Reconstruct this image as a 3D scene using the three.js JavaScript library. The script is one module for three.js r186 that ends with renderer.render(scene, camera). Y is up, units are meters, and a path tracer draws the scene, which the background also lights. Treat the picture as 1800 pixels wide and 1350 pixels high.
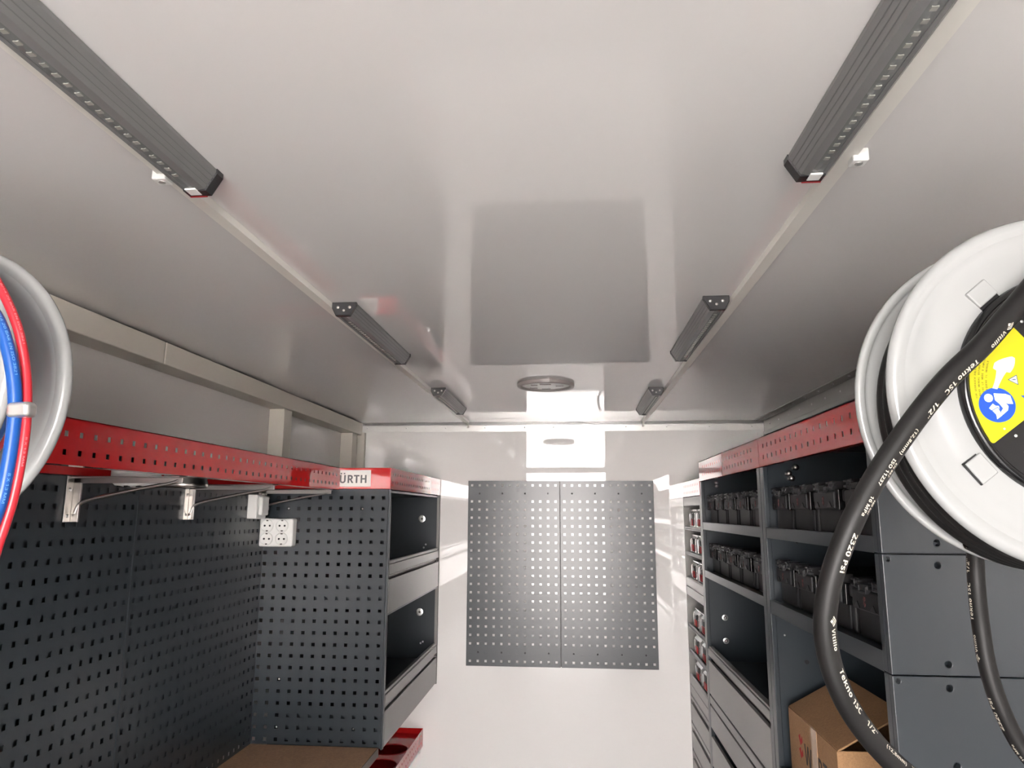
import * as THREE from 'three';
import { RoundedBoxGeometry } from 'three/addons/geometries/RoundedBoxGeometry.js';
import { mergeGeometries } from 'three/addons/utils/BufferGeometryUtils.js';

// ---------------------------------------------------------------- camera, sky, exposure
const H = 1.65;                       // camera height above the van floor; all y below are measured from the camera
const DZ = 3.6278;                    // camera distance from the front bulkhead (z = 0)
const scene = new THREE.Scene();
const camera = new THREE.PerspectiveCamera(2 * Math.atan(675 / 1260) * 180 / Math.PI, 4 / 3, 0.05, 200);
{
  const f = 1260, dir = (x, y) => new THREE.Vector3((x - 900) / f, -(y - 675) / f, -1).normalize();
  const d = dir(1010, 899), u = dir(925, -6412);
  u.addScaledVector(d, -u.dot(d)).normalize();
  const r = new THREE.Vector3().crossVectors(d, u);
  const m = new THREE.Matrix4().makeBasis(r, u, d.clone().negate()).transpose();
  camera.quaternion.setFromRotationMatrix(m);
  camera.position.set(0, H, DZ);
}
scene.background = new THREE.Color().setRGB(0.97, 0.985, 1.0);   // bright overcast outside the rear door
scene.backgroundIntensity = 1;
// the sun stands ahead of the van: the van shades the ground behind its door, the yard beyond lies in sunlight
const sun = new THREE.DirectionalLight(new THREE.Color().setRGB(1, 0.96, 0.93), 11);
sun.position.set(-1, 7.2, -24); sun.target.position.set(0, 0, 4); sun.castShadow = true;
Object.assign(sun.shadow.camera, { left: -30, right: 30, top: 30, bottom: -30, near: 1, far: 90 }); sun.shadow.mapSize.set(2048, 2048);
scene.add(sun, sun.target);
const renderer = new THREE.WebGLRenderer({ antialias: true });
renderer.toneMapping = THREE.LinearToneMapping;
renderer.toneMappingExposure = 12.9;
renderer.shadowMap.enabled = true;

// ---------------------------------------------------------------- random numbers, textures
let seed = 7;
const rnd = () => { seed = (seed + 0x6d2b79f5) | 0; let t = Math.imul(seed ^ (seed >>> 15), 1 | seed); t = (t + Math.imul(t ^ (t >>> 7), 61 | t)) ^ t; return ((t ^ (t >>> 14)) >>> 0) / 4294967296; };
function noiseField(n, octaves) {           // tiling value noise, 0..1
  const out = new Float32Array(n * n); let tot = 0;
  for (const [cells, amp] of octaves) {
    const g = new Float32Array(cells * cells).map(() => rnd()); tot += amp;
    for (let y = 0; y < n; y++) for (let x = 0; x < n; x++) {
      const fx = x / n * cells, fy = y / n * cells, ix = Math.floor(fx), iy = Math.floor(fy);
      let tx = fx - ix, ty = fy - iy; tx = tx * tx * (3 - 2 * tx); ty = ty * ty * (3 - 2 * ty);
      const a = g[(iy % cells) * cells + ix % cells], b = g[(iy % cells) * cells + (ix + 1) % cells], c = g[((iy + 1) % cells) * cells + ix % cells], d = g[((iy + 1) % cells) * cells + (ix + 1) % cells];
      out[y * n + x] += amp * (a + (b - a) * tx + (c - a) * ty + (a - b - c + d) * tx * ty);
    }
  }
  return out.map((v) => v / tot);
}
function dataTex(n, fn, srgb, metres) {
  const d = new Uint8Array(n * n * 4);
  for (let i = 0; i < n * n; i++) { const c = fn(i); d[i * 4] = c[0]; d[i * 4 + 1] = c[1]; d[i * 4 + 2] = c[2]; d[i * 4 + 3] = 255; }
  const t = new THREE.DataTexture(d, n, n); t.wrapS = t.wrapT = THREE.RepeatWrapping; t.magFilter = THREE.LinearFilter; t.minFilter = THREE.LinearMipmapLinearFilter;
  if (srgb) t.colorSpace = THREE.SRGBColorSpace;
  t.repeat.set(1 / metres, 1 / metres); t.needsUpdate = true; return t;
}
const grey = (f, lo = 0, hi = 255) => (i) => { const v = lo + (hi - lo) * f[i]; return [v, v, v]; };
function floatTex(n, f, metres) {            // height map in 32-bit steps, so that glossy panels show no terraces
  const d = new Float32Array(n * n * 4); for (let i = 0; i < n * n; i++) { d[i * 4] = d[i * 4 + 1] = d[i * 4 + 2] = f[i]; d[i * 4 + 3] = 1; }
  const t = new THREE.DataTexture(d, n, n, THREE.RGBAFormat, THREE.FloatType); t.wrapS = t.wrapT = THREE.RepeatWrapping; t.magFilter = THREE.LinearFilter; t.repeat.set(1 / metres, 1 / metres); t.needsUpdate = true; return t;
}
const waveTex = floatTex(512, noiseField(512, [[5, 1], [11, 0.4], [34, 0.09]]), 1.3);     // panel waviness of the laminate
const peelTex = floatTex(256, noiseField(256, [[48, 1], [96, 0.7]]), 0.12);               // powder coat
const smudge = noiseField(512, [[6, 1], [17, 0.8], [60, 0.5], [170, 0.5]]);
const smudgeRough = dataTex(512, (i) => { const v = 70 + 60 * smudge[i]; return [v, v, v]; }, false, 0.7);
const cardN = noiseField(512, [[4, 0.5], [64, 0.5], [200, 1]]);
const cardTex = dataTex(512, (i) => { const v = 0.86 + 0.22 * (cardN[i] - 0.5); return [184 * v, 141 * v, 100 * v]; }, true, 0.25);
const plyN = noiseField(512, [[6, 0.6], [40, 0.6], [160, 1]]);
const plyTex = dataTex(512, (i) => { const v = 0.9 + 0.25 * (plyN[i] - 0.5); return [204 * v, 162 * v, 126 * v]; }, true, 0.3);
const floorN = noiseField(512, [[8, 0.6], [70, 0.7], [180, 1]]);
const floorTex = dataTex(512, (i) => { const v = 0.85 + 0.3 * (floorN[i] - 0.5); return [122 * v, 119 * v, 116 * v]; }, true, 0.6);

const M = {};
const mat = (name, o) => { const m = o.physical ? new THREE.MeshPhysicalMaterial() : new THREE.MeshStandardMaterial(); delete o.physical; m.name = name; m.setValues(o); M[name] = m; return m; };
const rgb = (r, g, b) => new THREE.Color().setRGB(r, g, b);
mat('whitePanel', { color: rgb(0.79, 0.772, 0.762), roughness: 0.015, physical: true, ior: 1.6, bumpMap: waveTex, bumpScale: 0.00025 });
mat('bulkhead', { color: rgb(0.81, 0.79, 0.775), roughness: 0.015, physical: true, ior: 1.6, bumpMap: waveTex, bumpScale: 0.00015 });
mat('wallPanel', { color: rgb(0.7, 0.675, 0.65), roughness: 0.16, bumpMap: waveTex, bumpScale: 0.0008 });
mat('beam', { color: rgb(0.66, 0.62, 0.55), roughness: 0.45 });
mat('trimMetal', { color: rgb(0.74, 0.73, 0.71), roughness: 0.35, metalness: 0.35 });
mat('trimDark', { color: rgb(0.36, 0.35, 0.33), roughness: 0.4, metalness: 0.3 });
mat('anthracite', { color: rgb(0.0235, 0.0305, 0.0365), roughness: 0.28, bumpMap: peelTex, bumpScale: 0.00006 });
mat('drawerGrey', { color: rgb(0.225, 0.216, 0.205), roughness: 0.3, bumpMap: peelTex, bumpScale: 0.00005 });
mat('channel', { color: rgb(0.09, 0.085, 0.078), roughness: 0.5 });
mat('red', { physical: true, color: rgb(0.5, 0.013, 0.014), roughness: 0.055 });
mat('redPlastic', { physical: true, specularIntensity: 0.6, color: rgb(0.32, 0.008, 0.011), roughness: 0.5 });
mat('chrome', { color: rgb(0.45, 0.43, 0.41), roughness: 0.28, metalness: 1 });
mat('zinc', { color: rgb(0.72, 0.72, 0.71), roughness: 0.3, metalness: 0.9 });
mat('barGroove', { color: rgb(0.15, 0.15, 0.15), roughness: 0.5 });
mat('barAlu', { color: rgb(0.22, 0.22, 0.22), roughness: 0.42, metalness: 0.25 });
mat('barCover', { color: rgb(0.2, 0.205, 0.205), roughness: 0.25 });
mat('barCap', { color: rgb(0.035, 0.035, 0.037), roughness: 0.22 });
mat('ledChip', { color: rgb(0.3, 0.3, 0.27), roughness: 0.3 });
mat('rail', { color: rgb(0.78, 0.76, 0.71), roughness: 0.35 });
mat('whitePlastic', { color: rgb(0.82, 0.82, 0.8), roughness: 0.3 });
mat('ventGrey', { color: rgb(0.3, 0.27, 0.26), roughness: 0.4 });
mat('reelWhite', { physical: true, color: rgb(0.315, 0.322, 0.319), roughness: 0.22, clearcoat: 0.35, clearcoatRoughness: 0.08 });
mat('blackPlastic', { physical: true, specularIntensity: 0.7, color: rgb(0.012, 0.012, 0.013), roughness: 0.38, bumpMap: peelTex, bumpScale: 0.00008 });
mat('caseBody', { physical: true, specularIntensity: 0.6, color: rgb(0.015, 0.015, 0.0165), roughness: 0.5, bumpMap: peelTex, bumpScale: 0.0001 });
mat('gloss', { color: rgb(0.006, 0.006, 0.0065), roughness: 0.18 });
mat('blueHose', { color: rgb(0.006, 0.12, 0.42), roughness: 0.32 });
mat('redHose', { color: rgb(0.58, 0.035, 0.045), roughness: 0.34 });
mat('card', { map: cardTex, roughness: 0.8 });
mat('cardTape', { color: rgb(0.42, 0.26, 0.145), roughness: 0.2 });
mat('ply', { map: plyTex, roughness: 0.55 });
mat('plyEdge', { color: rgb(0.1, 0.055, 0.035), roughness: 0.5 });
mat('floor', { map: floorTex, roughness: 0.6 });
mat('concrete', { color: rgb(0.3, 0.29, 0.285), roughness: 0.9 });
mat('render', { color: rgb(0.74, 0.714, 0.704), roughness: 0.9 });
mat('binGrey', { physical: true, color: rgb(0.3, 0.3, 0.295), roughness: 0.15, clearcoat: 0.5 });

// ---------------------------------------------------------------- helpers
const names = {};
const numbered = (n) => { const k = names[n] = (names[n] ?? -1) + 1; return k ? n + '_' + String(k).padStart(3, '0') : n; };
function uvBox(g) {                                   // texture coordinates in metres, from the dominant side
  const p = g.attributes.position, n = g.attributes.normal, uv = new Float32Array(p.count * 2);
  for (let i = 0; i < p.count; i++) {
    const ax = Math.abs(n.getX(i)), ay = Math.abs(n.getY(i)), az = Math.abs(n.getZ(i));
    const [u, v] = ax > ay && ax > az ? [p.getZ(i), p.getY(i)] : ay > az ? [p.getX(i), p.getZ(i)] : [p.getX(i), p.getY(i)];
    uv[i * 2] = u; uv[i * 2 + 1] = v;
  }
  g.setAttribute('uv', new THREE.BufferAttribute(uv, 2)); return g;
}
const clean = (g) => { g = g.index ? g.toNonIndexed() : g; for (const k of Object.keys(g.attributes)) if (!['position', 'normal', 'uv'].includes(k)) g.deleteAttribute(k); if (!g.attributes.uv) g.setAttribute('uv', new THREE.BufferAttribute(new Float32Array(g.attributes.position.count * 2), 2)); g.morphAttributes = {}; return g; };
const join = (gs) => Array.isArray(gs) ? mergeGeometries(gs.map(clean)) : gs;
const box = (x0, x1, y0, y1, z0, z1, r = 0) => {
  const w = Math.abs(x1 - x0), h = Math.abs(y1 - y0), d = Math.abs(z1 - z0);
  const g = r ? new RoundedBoxGeometry(w, h, d, 2, Math.min(r, w / 2.01, h / 2.01, d / 2.01)) : new THREE.BoxGeometry(w, h, d);
  return g.translate((x0 + x1) / 2, (y0 + y1) / 2, (z0 + z1) / 2);
};
function mesh(name, g, m, uv = true) {
  g = join(g); if (uv) uvBox(g);
  const o = new THREE.Mesh(g, m); o.name = name; o.castShadow = o.receiveShadow = true; return o;
}
function struct(name, g, m, kind = 'structure') {     // geometry in room coordinates, y from the camera
  const o = mesh(name, g, m); o.position.y = H; o.userData.kind = kind; scene.add(o); return o;
}
function thing(name, label, category, [x, y, z], group) {
  const o = new THREE.Group(); o.name = numbered(name); o.position.set(x, y + H, z); o.userData = { label, category };
  if (group) o.userData.group = group;
  o.at = [x, y, z]; scene.add(o); return o;
}
// a part whose geometry is given in room coordinates
function part(t, name, g, m, uv = true) {
  const o = mesh(name, g, m, uv); let r = t; while (r && !r.at) r = r.parent;
  if (r) o.geometry.translate(-r.at[0], -r.at[1], -r.at[2]);
  t.add(o); return o;
}
function local(t, name, g, m, uv = true) { const o = mesh(name, g, m, uv); t.add(o); return o; }   // geometry in the thing's own coordinates
function copyThing(src, label, [x, y, z], turn = 0) {
  const c = src.clone(); c.name = numbered(src.name.replace(/_\d{3}$/, '')); c.position.set(x, y + H, z); c.rotation.y = turn;
  c.userData = { ...src.userData, label }; scene.add(c); return c;
}
// a perforated sheet in the u-v plane, facing +z, thickness t behind it
function perforated(u0, u1, v0, v1, cols, rows, hw, hh, t) {
  const pos = [], nor = [];
  const quad = (a, b, c, d, n) => { for (const p of [a, b, c, a, c, d]) { pos.push(...p); nor.push(...n); } };
  const rect = (a, b, c, d) => { quad([a, c, 0], [b, c, 0], [b, d, 0], [a, d, 0], [0, 0, 1]); quad([a, c, -t], [a, d, -t], [b, d, -t], [b, c, -t], [0, 0, -1]); };
  let v = v0;
  for (const r of rows) {
    rect(u0, u1, v, r - hh);
    let u = u0;
    for (const c of cols) {
      rect(u, c - hw, r - hh, r + hh); u = c + hw;
      const a = c - hw, b = c + hw, e = r - hh, f = r + hh;
      quad([a, e, 0], [b, e, 0], [b, e, -t], [a, e, -t], [0, 1, 0]); quad([a, f, 0], [a, f, -t], [b, f, -t], [b, f, 0], [0, -1, 0]);
      quad([a, e, 0], [a, e, -t], [a, f, -t], [a, f, 0], [1, 0, 0]); quad([b, e, 0], [b, f, 0], [b, f, -t], [b, e, -t], [-1, 0, 0]);
    }
    rect(u, u1, r - hh, r + hh); v = r + hh;
  }
  rect(u0, u1, v, v1);
  quad([u0, v0, 0], [u0, v0, -t], [u1, v0, -t], [u1, v0, 0], [0, -1, 0]); quad([u0, v1, 0], [u1, v1, 0], [u1, v1, -t], [u0, v1, -t], [0, 1, 0]);
  quad([u0, v0, 0], [u0, v1, 0], [u0, v1, -t], [u0, v0, -t], [-1, 0, 0]); quad([u1, v0, 0], [u1, v0, -t], [u1, v1, -t], [u1, v1, 0], [1, 0, 0]);
  const g = new THREE.BufferGeometry();
  g.setAttribute('position', new THREE.Float32BufferAttribute(pos, 3)); g.setAttribute('normal', new THREE.Float32BufferAttribute(nor, 3));
  g.setAttribute('uv', new THREE.Float32BufferAttribute(new Float32Array(pos.length / 3 * 2), 2)); return g;
}
const faceZ = (g, z) => g.translate(0, 0, z);                        // u = x
const faceRight = (g, x) => g.rotateY(Math.PI / 2).translate(x, 0, 0);   // faces +x, u = -z
const faceLeft = (g, x) => g.rotateY(-Math.PI / 2).translate(x, 0, 0);   // faces -x, u = z
const range = (a, step, n) => Array.from({ length: n }, (_, i) => a + step * i);
const cyl = (r, h, axis, x, y, z, seg = 20, r2 = r) => { const g = new THREE.CylinderGeometry(r2, r, h, seg); if (axis === 'z') g.rotateX(Math.PI / 2); if (axis === 'x') g.rotateZ(-Math.PI / 2); return g.translate(x, y, z); };
const dome = (r, h, dir, x, y, z) => { const g = new THREE.SphereGeometry(1, 12, 6, 0, 7, 0, Math.PI / 2).scale(r, h, r); const q = new THREE.Quaternion().setFromUnitVectors(new THREE.Vector3(0, 1, 0), new THREE.Vector3(...dir)); return g.applyQuaternion(q).translate(x, y, z); };
const lathe = (pts, axis, x, y, z, seg = 96) => { const g = new THREE.LatheGeometry(pts.map((p) => new THREE.Vector2(...p)), seg); if (axis === 'z') g.rotateX(Math.PI / 2); return g.translate(x, y, z); };
// prism of an x-y outline along z
const prismZ = (pts, z0, z1, bevel = 0) => { const s = new THREE.Shape(pts.map((p) => new THREE.Vector2(...p))); return new THREE.ExtrudeGeometry(s, { depth: z1 - z0 - 2 * bevel, bevelEnabled: bevel > 0, bevelSize: bevel, bevelThickness: bevel, bevelSegments: 1, bevelOffset: -bevel }).translate(0, 0, z0 + bevel); };
function canvasTex(w, h, draw, repeat = false) {
  const c = document.createElement('canvas'); c.width = w; c.height = h; draw(c.getContext('2d'), w, h);
  const t = new THREE.CanvasTexture(c); t.colorSpace = THREE.SRGBColorSpace; if (repeat) t.wrapS = t.wrapT = THREE.RepeatWrapping; return t;
}
// hose along points: v = 0.5 faces ref(point), u in periods of the print
function hose(points, r, ref, period, seg, u0 = 0, closed = false) {
  const curve = new THREE.CatmullRomCurve3(points.map((p) => new THREE.Vector3(...p)), closed, 'centripetal');
  const len = curve.getLength(), ring = 20, pos = [], nor = [], uv = [], idx = [];
  for (let i = 0; i <= seg; i++) {
    const c = curve.getPointAt(i / seg), T = curve.getTangentAt(i / seg), N = ref(c).clone();
    N.addScaledVector(T, -N.dot(T)).normalize(); const U = new THREE.Vector3().crossVectors(N, T);
    for (let k = 0; k <= ring; k++) {
      const a = (k / ring - 0.5) * 2 * Math.PI, n = N.clone().multiplyScalar(Math.cos(a)).addScaledVector(U, Math.sin(a));
      pos.push(c.x + n.x * r, c.y + n.y * r, c.z + n.z * r); nor.push(n.x, n.y, n.z); uv.push(u0 + len * i / seg / period, k / ring);
      if (i && k) { const b = i * (ring + 1) + k, a0 = b - ring - 1; idx.push(a0 - 1, b - 1, b, a0 - 1, b, a0); }
    }
  }
  const g = new THREE.BufferGeometry();
  g.setAttribute('position', new THREE.Float32BufferAttribute(pos, 3)); g.setAttribute('normal', new THREE.Float32BufferAttribute(nor, 3)); g.setAttribute('uv', new THREE.Float32BufferAttribute(uv, 2)); g.setIndex(idx);
  return g;
}
const rod = (pts, r, seg = 24) => new THREE.TubeGeometry(new THREE.CatmullRomCurve3(pts.map((p) => new THREE.Vector3(...p)), false, 'centripetal'), seg, r, 10);

// ---------------------------------------------------------------- the van body
const XW = -1.16, XE = 0.942, YC = 0.45, YF = -1.65, ZR = 4.4;
struct('floor', box(XW - 0.09, XE + 0.06, YF - 0.06, YF, -0.06, ZR + 0.06), M.floor);
struct('ceiling', box(XW - 0.09, XE + 0.06, YC, YC + 0.06, -0.06, ZR + 0.06), M.whitePanel);
struct('wall_back', box(XW - 0.09, XE + 0.06, YF, YC, -0.06, 0), M.bulkhead);
struct('wall_left', [box(XW - 0.09, XW - 0.04, YF, YC, 0, ZR), box(XW - 0.04, XW, 0.085, YC, 0, ZR)], M.wallPanel);
struct('wall_right', box(XE, XE + 0.06, YF, YC, 0, ZR), M.wallPanel);
const DX0 = -0.528, DX1 = 0.343, DTOP = 0.418;
struct('wall_rear', [box(XW - 0.09, DX0, YF, YC, ZR, ZR + 0.06), box(DX1, XE, YF, YC, ZR, ZR + 0.06), box(DX0, DX1, DTOP, YC, ZR, ZR + 0.06)], M.wallPanel);
struct('ground', box(-30, 30, -2.45, -2.3, -14, 50), M.concrete);
struct('wall_yard', [box(-14, 14, -2.3, 1.2, 15, 15.4), box(-14, 14, 1.2, 1.4, 14.8, 15.4)], M.render);   // pale sunlit building across the yard, mirrored in the bulkhead

// beams and posts of the left wall
const be = struct('trim_1', [box(XW, -1.086, 0.383, YC - 0.006, 0.02, 1.838, 0.003)], M.beam);
struct('trim_2', [box(XW, -1.086, 0.383, YC - 0.006, 1.842, ZR - 0.02, 0.003)], M.beam);
struct('trim_3', [box(XW, -1.1, 0.10, 0.383, 0.92, 0.995, 0.002)], M.beam);
struct('trim_4', [box(XW, -1.1, 0.10, 0.383, 0.06, 0.14, 0.002)], M.beam);
struct('trim_5', [box(-1.128, -1.072, 0.10, 0.396, 0.0, 0.03, 0.002)], M.beam);
// riveted trims
const rivet = (dir, x, y, z) => dome(0.0045, 0.003, dir, x, y, z);
{
  const t = struct('trim_6', [box(-1.084, 0.94, 0.4, 0.431, 0, 0.004), prismZ([[0, 0], [0.016, 0], [0.012, 0.012], [0, 0.016]], 0, 2.024).rotateY(Math.PI / 2).rotateX(0).translate(-1.084, 0.434, 0.0)], M.trimMetal);
  [-1.064, -0.859, -0.654, -0.451, -0.249, -0.102, 0.048, 0.262, 0.465, 0.675, 0.882].forEach((x) => { const r = mesh('rivet', rivet([0, 0, 1], x, 0.421, 0.004), M.zinc); t.add(r); });
  const t7 = struct('trim_7', [box(0.905, 0.94, 0.16, 0.398, 0, 0.004)], M.trimMetal);
  [0.37, 0.25].forEach((y) => t7.add(mesh('rivet', rivet([0, 0, 1], 0.925, y, 0.004), M.zinc)));
  const t8 = struct('trim_8', [box(XE - 0.005, XE, 0.39, 0.448, 0.01, ZR - 0.02), box(XE - 0.05, XE - 0.005, YC - 0.004, YC, 0.01, ZR - 0.02), box(XE - 0.012, XE, 0.372, 0.39, 0.02, ZR - 0.02, 0.002)], M.trimDark);
  range(0.12, 0.155, 23).forEach((z) => { t8.add(mesh('rivet', rivet([-1, 0, 0], XE - 0.005, 0.419, z), M.zinc)); t8.add(mesh('rivet', rivet([0, -1, 0], XE - 0.03, YC - 0.004, z), M.zinc)); });
}

// ---------------------------------------------------------------- cable channels and LED bars on the ceiling
function cableChannel(x, label) {
  const t = thing('cable_channel', label, 'cable channel', [x, YC, 1.9], 'cable channels on the ceiling');
  part(t, 'channel', prismZ([[x - 0.013, YC - 0.0005], [x - 0.01, YC - 0.01], [x + 0.01, YC - 0.01], [x + 0.013, YC - 0.0005]], 0.05, 4.2), M.rail);
  part(t, 'cable_end', rod([[x, YC - 0.006, 0.07], [x, YC - 0.008, 0.04], [x, YC - 0.016, 0.02], [x, YC - 0.032, 0.018]], 0.006), M.rail);
}
cableChannel(-0.538, 'white cable channel running along the ceiling beside the left LED bars');
cableChannel(0.348, 'white cable channel running along the ceiling beside the right LED bars');
function ledBar(x, s, z0, z1, label, chip) {          // s = +1: the lens looks to the right wall, -1: to the left wall
  const t = thing('led_light_bar', label, 'light bar', [x, YC, (z0 + z1) / 2], 'LED light bars on the ceiling');
  const P = (pts) => { const q = pts.map(([a, b]) => [x + s * a, YC + b]); return s > 0 ? q : q.reverse(); };
  const body = [[-0.026, -0.001], [-0.026, -0.006], [-0.012, -0.0285], [-0.002, -0.03], [-0.002, -0.025], [0.014, -0.025], [0.014, -0.0285], [0.019, -0.0285], [0.026, -0.012], [0.026, -0.001]];
  const L = z1 - z0;
  part(t, 'housing', prismZ(P(body), z0 + 0.012, z1 - 0.012, 0.0006), M.barAlu);
  for (const a of [0.25, 0.5, 0.75]) part(t, 'groove', join([0].map(() => { const ax = -0.026 + a * 0.014, ay = -0.006 - a * 0.0225; return prismZ(P([[ax - 0.0006, ay - 0.0004], [ax - 0.0002, ay - 0.0012], [ax + 0.0012, ay + 0.0001], [ax, ay + 0.001]]), z0 + 0.012, z1 - 0.012); })), M.barGroove);
  part(t, 'lens', prismZ(P([[-0.002, -0.0272], [0.006, -0.0285], [0.014, -0.0272], [0.014, -0.0255], [-0.002, -0.0255]]), z0 + 0.013, z1 - 0.013), M.barCover);
  const chips = [];
  for (let z = z0 + 0.06; z < z1 - 0.05; z += 0.0165) chips.push(box(x + s * 0.006 - 0.003, x + s * 0.006 + 0.003, YC - 0.0292, YC - 0.028, z - 0.003, z + 0.003));
  const st = part(t, 'led_strip', join(chips), M.ledChip); st.userData.kind = 'stuff';
  const capShape = [[-0.027, 0], [-0.027, -0.007], [-0.013, -0.0305], [0.018, -0.0305], [0.027, -0.013], [0.027, 0]];
  for (const [a, b, f] of [[z0, z0 + (chip ? 0.02 : 0.0125), -1], [z1 - 0.0125, z1, 1]]) {
    const c = part(t, 'end_cap', prismZ(P(capShape), a, b, 0.0016), M.barCap);
    for (const q of [-0.013, 0.013]) part(c, 'screw', dome(0.0036, 0.0022, [0, 0, f], x + s * q, YC - 0.012, f > 0 ? b : a), M.chrome);
    part(c, 'screw', dome(0.0032, 0.0022, [0, 0, f], x, YC - 0.019, f > 0 ? b : a), M.chrome);
  }
  if (chip) {
    part(t, 'white_pad', box(x + s * 0.006 - 0.008, x + s * 0.006 + 0.008, YC - 0.0312, YC - 0.0285, z0 + 0.006, z0 + 0.024, 0.001), M.whitePlastic).userData.label = 'white pad';  // small white pad at the far end of the bar
    part(t, 'red_seal', box(x + s * 0.006 - 0.012, x + s * 0.006 + 0.012, YC - 0.031, YC - 0.026, z0 - 0.001, z0 + 0.002, 0.0005), M.redPlastic).userData.label = 'red end seal';
  }
  return t;
}
const LX = -0.498, RX = 0.303;
ledBar(LX, -1, 2.752, 3.32, 'nearest LED bar of the left ceiling row, cut by the top of the photo', true);
ledBar(LX, -1, 1.612, 2.15, 'dark grey LED bar in the middle of the left ceiling row', false);
ledBar(LX, -1, 0.51, 1.045, 'short-looking LED bar at the back end of the left ceiling row, by the rivets', false);
ledBar(RX, 1, 2.732, 3.32, 'nearest LED bar of the right ceiling row, cut by the top of the photo', true);
ledBar(RX, 1, 1.6, 2.14, 'dark grey LED bar in the middle of the right ceiling row', false);
ledBar(RX, 1, 0.44, 1.0, 'short-looking LED bar at the back end of the right ceiling row, by the rivets', false);
for (const [x, z, w] of [[-0.546, 2.772, 'left'], [0.33 + 0.032, 2.752, 'right']]) {
  const t = thing('cable_clip', 'small white cable clip on the ceiling beside the nearest ' + w + ' LED bar', 'cable clip', [x, YC, z]);
  part(t, 'block', box(x - 0.01, x + 0.01, YC - 0.017, YC, z - 0.01, z + 0.01, 0.002), M.whitePlastic);
  part(t, 'screw', dome(0.005, 0.002, [0, -1, 0], x, YC - 0.017, z), M.zinc);
}
{ // round roof vent
  const x = -0.098, z = 1.09, t = thing('roof_vent', 'flat round white vent on the ceiling near the front bulkhead', 'vent', [x, YC, z]);
  part(t, 'rim', lathe([[0.088, -0.001], [0.088, 0.01], [0.092, 0.012], [0.1, 0.012], [0.102, 0.008], [0.102, -0.001]].map(([r, y]) => [r, -y]), 'y', x, YC, z), M.ventGrey);
  part(t, 'cover', lathe([[0, -0.009], [0.06, -0.0085], [0.088, -0.004], [0.088, 0]], 'y', x, YC, z), M.whitePlastic);
  for (const [a, b, w] of [[0, 0.045, 0.02], [-0.045, -0.03, 0.014], [0.05, 0.01, 0.014], [-0.04, 0.03, 0.012], [0, -0.05, 0.016]]) part(t, 'slot', box(x + a - w, x + a + w, YC - 0.0105, YC - 0.008, z + b - 0.006, z + b + 0.006, 0.001), M.ventGrey);
}

// ---------------------------------------------------------------- pegboards
const ROWS = range(-0.793, 0.04, 22);
function flanged(t, g, axisBoxes, m) { return part(t, 'panel', [g, ...axisBoxes], m); }
// two boards on the front bulkhead
for (const [x0, x1, label] of [[-0.5315, -0.0745, 'left of the two dark perforated boards on the white bulkhead'], [-0.0695, 0.3885, 'right of the two dark perforated boards on the white bulkhead']]) {
  const y0 = -0.735, y1 = 0.15, z = 0.014, c0 = (x0 + x1) / 2 - 5.5 * 0.0381;
  const t = thing('pegboard', label, 'pegboard', [(x0 + x1) / 2, y0, 0]);
  const rows = range(y0 + 0.0225, 0.04, 22);
  part(t, 'panel', [faceZ(perforated(x0, x1, y0, y1, range(c0, 0.0381, 12), rows, 0.0058, 0.0058, 0.0012), z),
    box(x0, x0 + 0.0015, y0, y1, 0.001, z - 0.0015), box(x1 - 0.0015, x1, y0, y1, 0.001, z - 0.0015), box(x0, x1, y0, y0 + 0.0015, 0.001, z - 0.0015), box(x0, x1, y1 - 0.0015, y1, 0.001, z - 0.0015)], M.anthracite);
  for (const r of [1, 20]) part(t, 'mounting_rail', box(x0 + 0.004, x1 - 0.004, rows[r] - 0.011, rows[r] + 0.011, 0, z - 0.003), M.anthracite);
  for (const r of [1, 20]) for (const c of [1, 4, 7, 10]) part(t, 'screw', dome(0.0042, 0.003, [0, 0, 1], c0 + c * 0.0381, rows[r], z - 0.003), M.barCap);
}
{
  const t = thing('seam_shade_strip', 'narrow black strip added as shade in the gap between the two bulkhead boards', 'strip', [-0.072, -0.735, 0]);  // black strip painted in as the shade of the open seam
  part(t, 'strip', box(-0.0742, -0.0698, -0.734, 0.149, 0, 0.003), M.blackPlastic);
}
// the left wall: three boards above the bench
const ZC = 1.007, XP = -1.15;
[[1.008, 1.8, 'dark perforated board on the left wall next to the grey tower'], [1.8015, 2.593, 'dark perforated board on the left wall, the middle one'], [2.5945, 3.386, 'dark perforated board on the left wall, nearest to the rear door']].forEach(([z0, z1, label]) => {
  const t = thing('pegboard', label, 'pegboard', [XP, -0.815, (z0 + z1) / 2]);
  part(t, 'panel', [faceRight(perforated(-z1, -z0, -0.815, 0.076, range(-z1 + 0.018, 0.036, 22), ROWS, 0.0058, 0.0062, 0.0012), XP),
    box(XP - 0.045, XP - 0.0015, -0.815, 0.076, z0, z0 + 0.0015), box(XP - 0.045, XP - 0.0015, -0.815, 0.076, z1 - 0.0015, z1)], M.anthracite);
  part(t, 'hole_shade_sheet', box(XP - 0.047, XP - 0.045, -0.815, 0.076, z0 + 0.0016, z1 - 0.0016), M.anthracite);  // sheet added behind the holes to keep them dark
  if (z0 < 1.1) t.position.x += 0.002;
});

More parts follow.
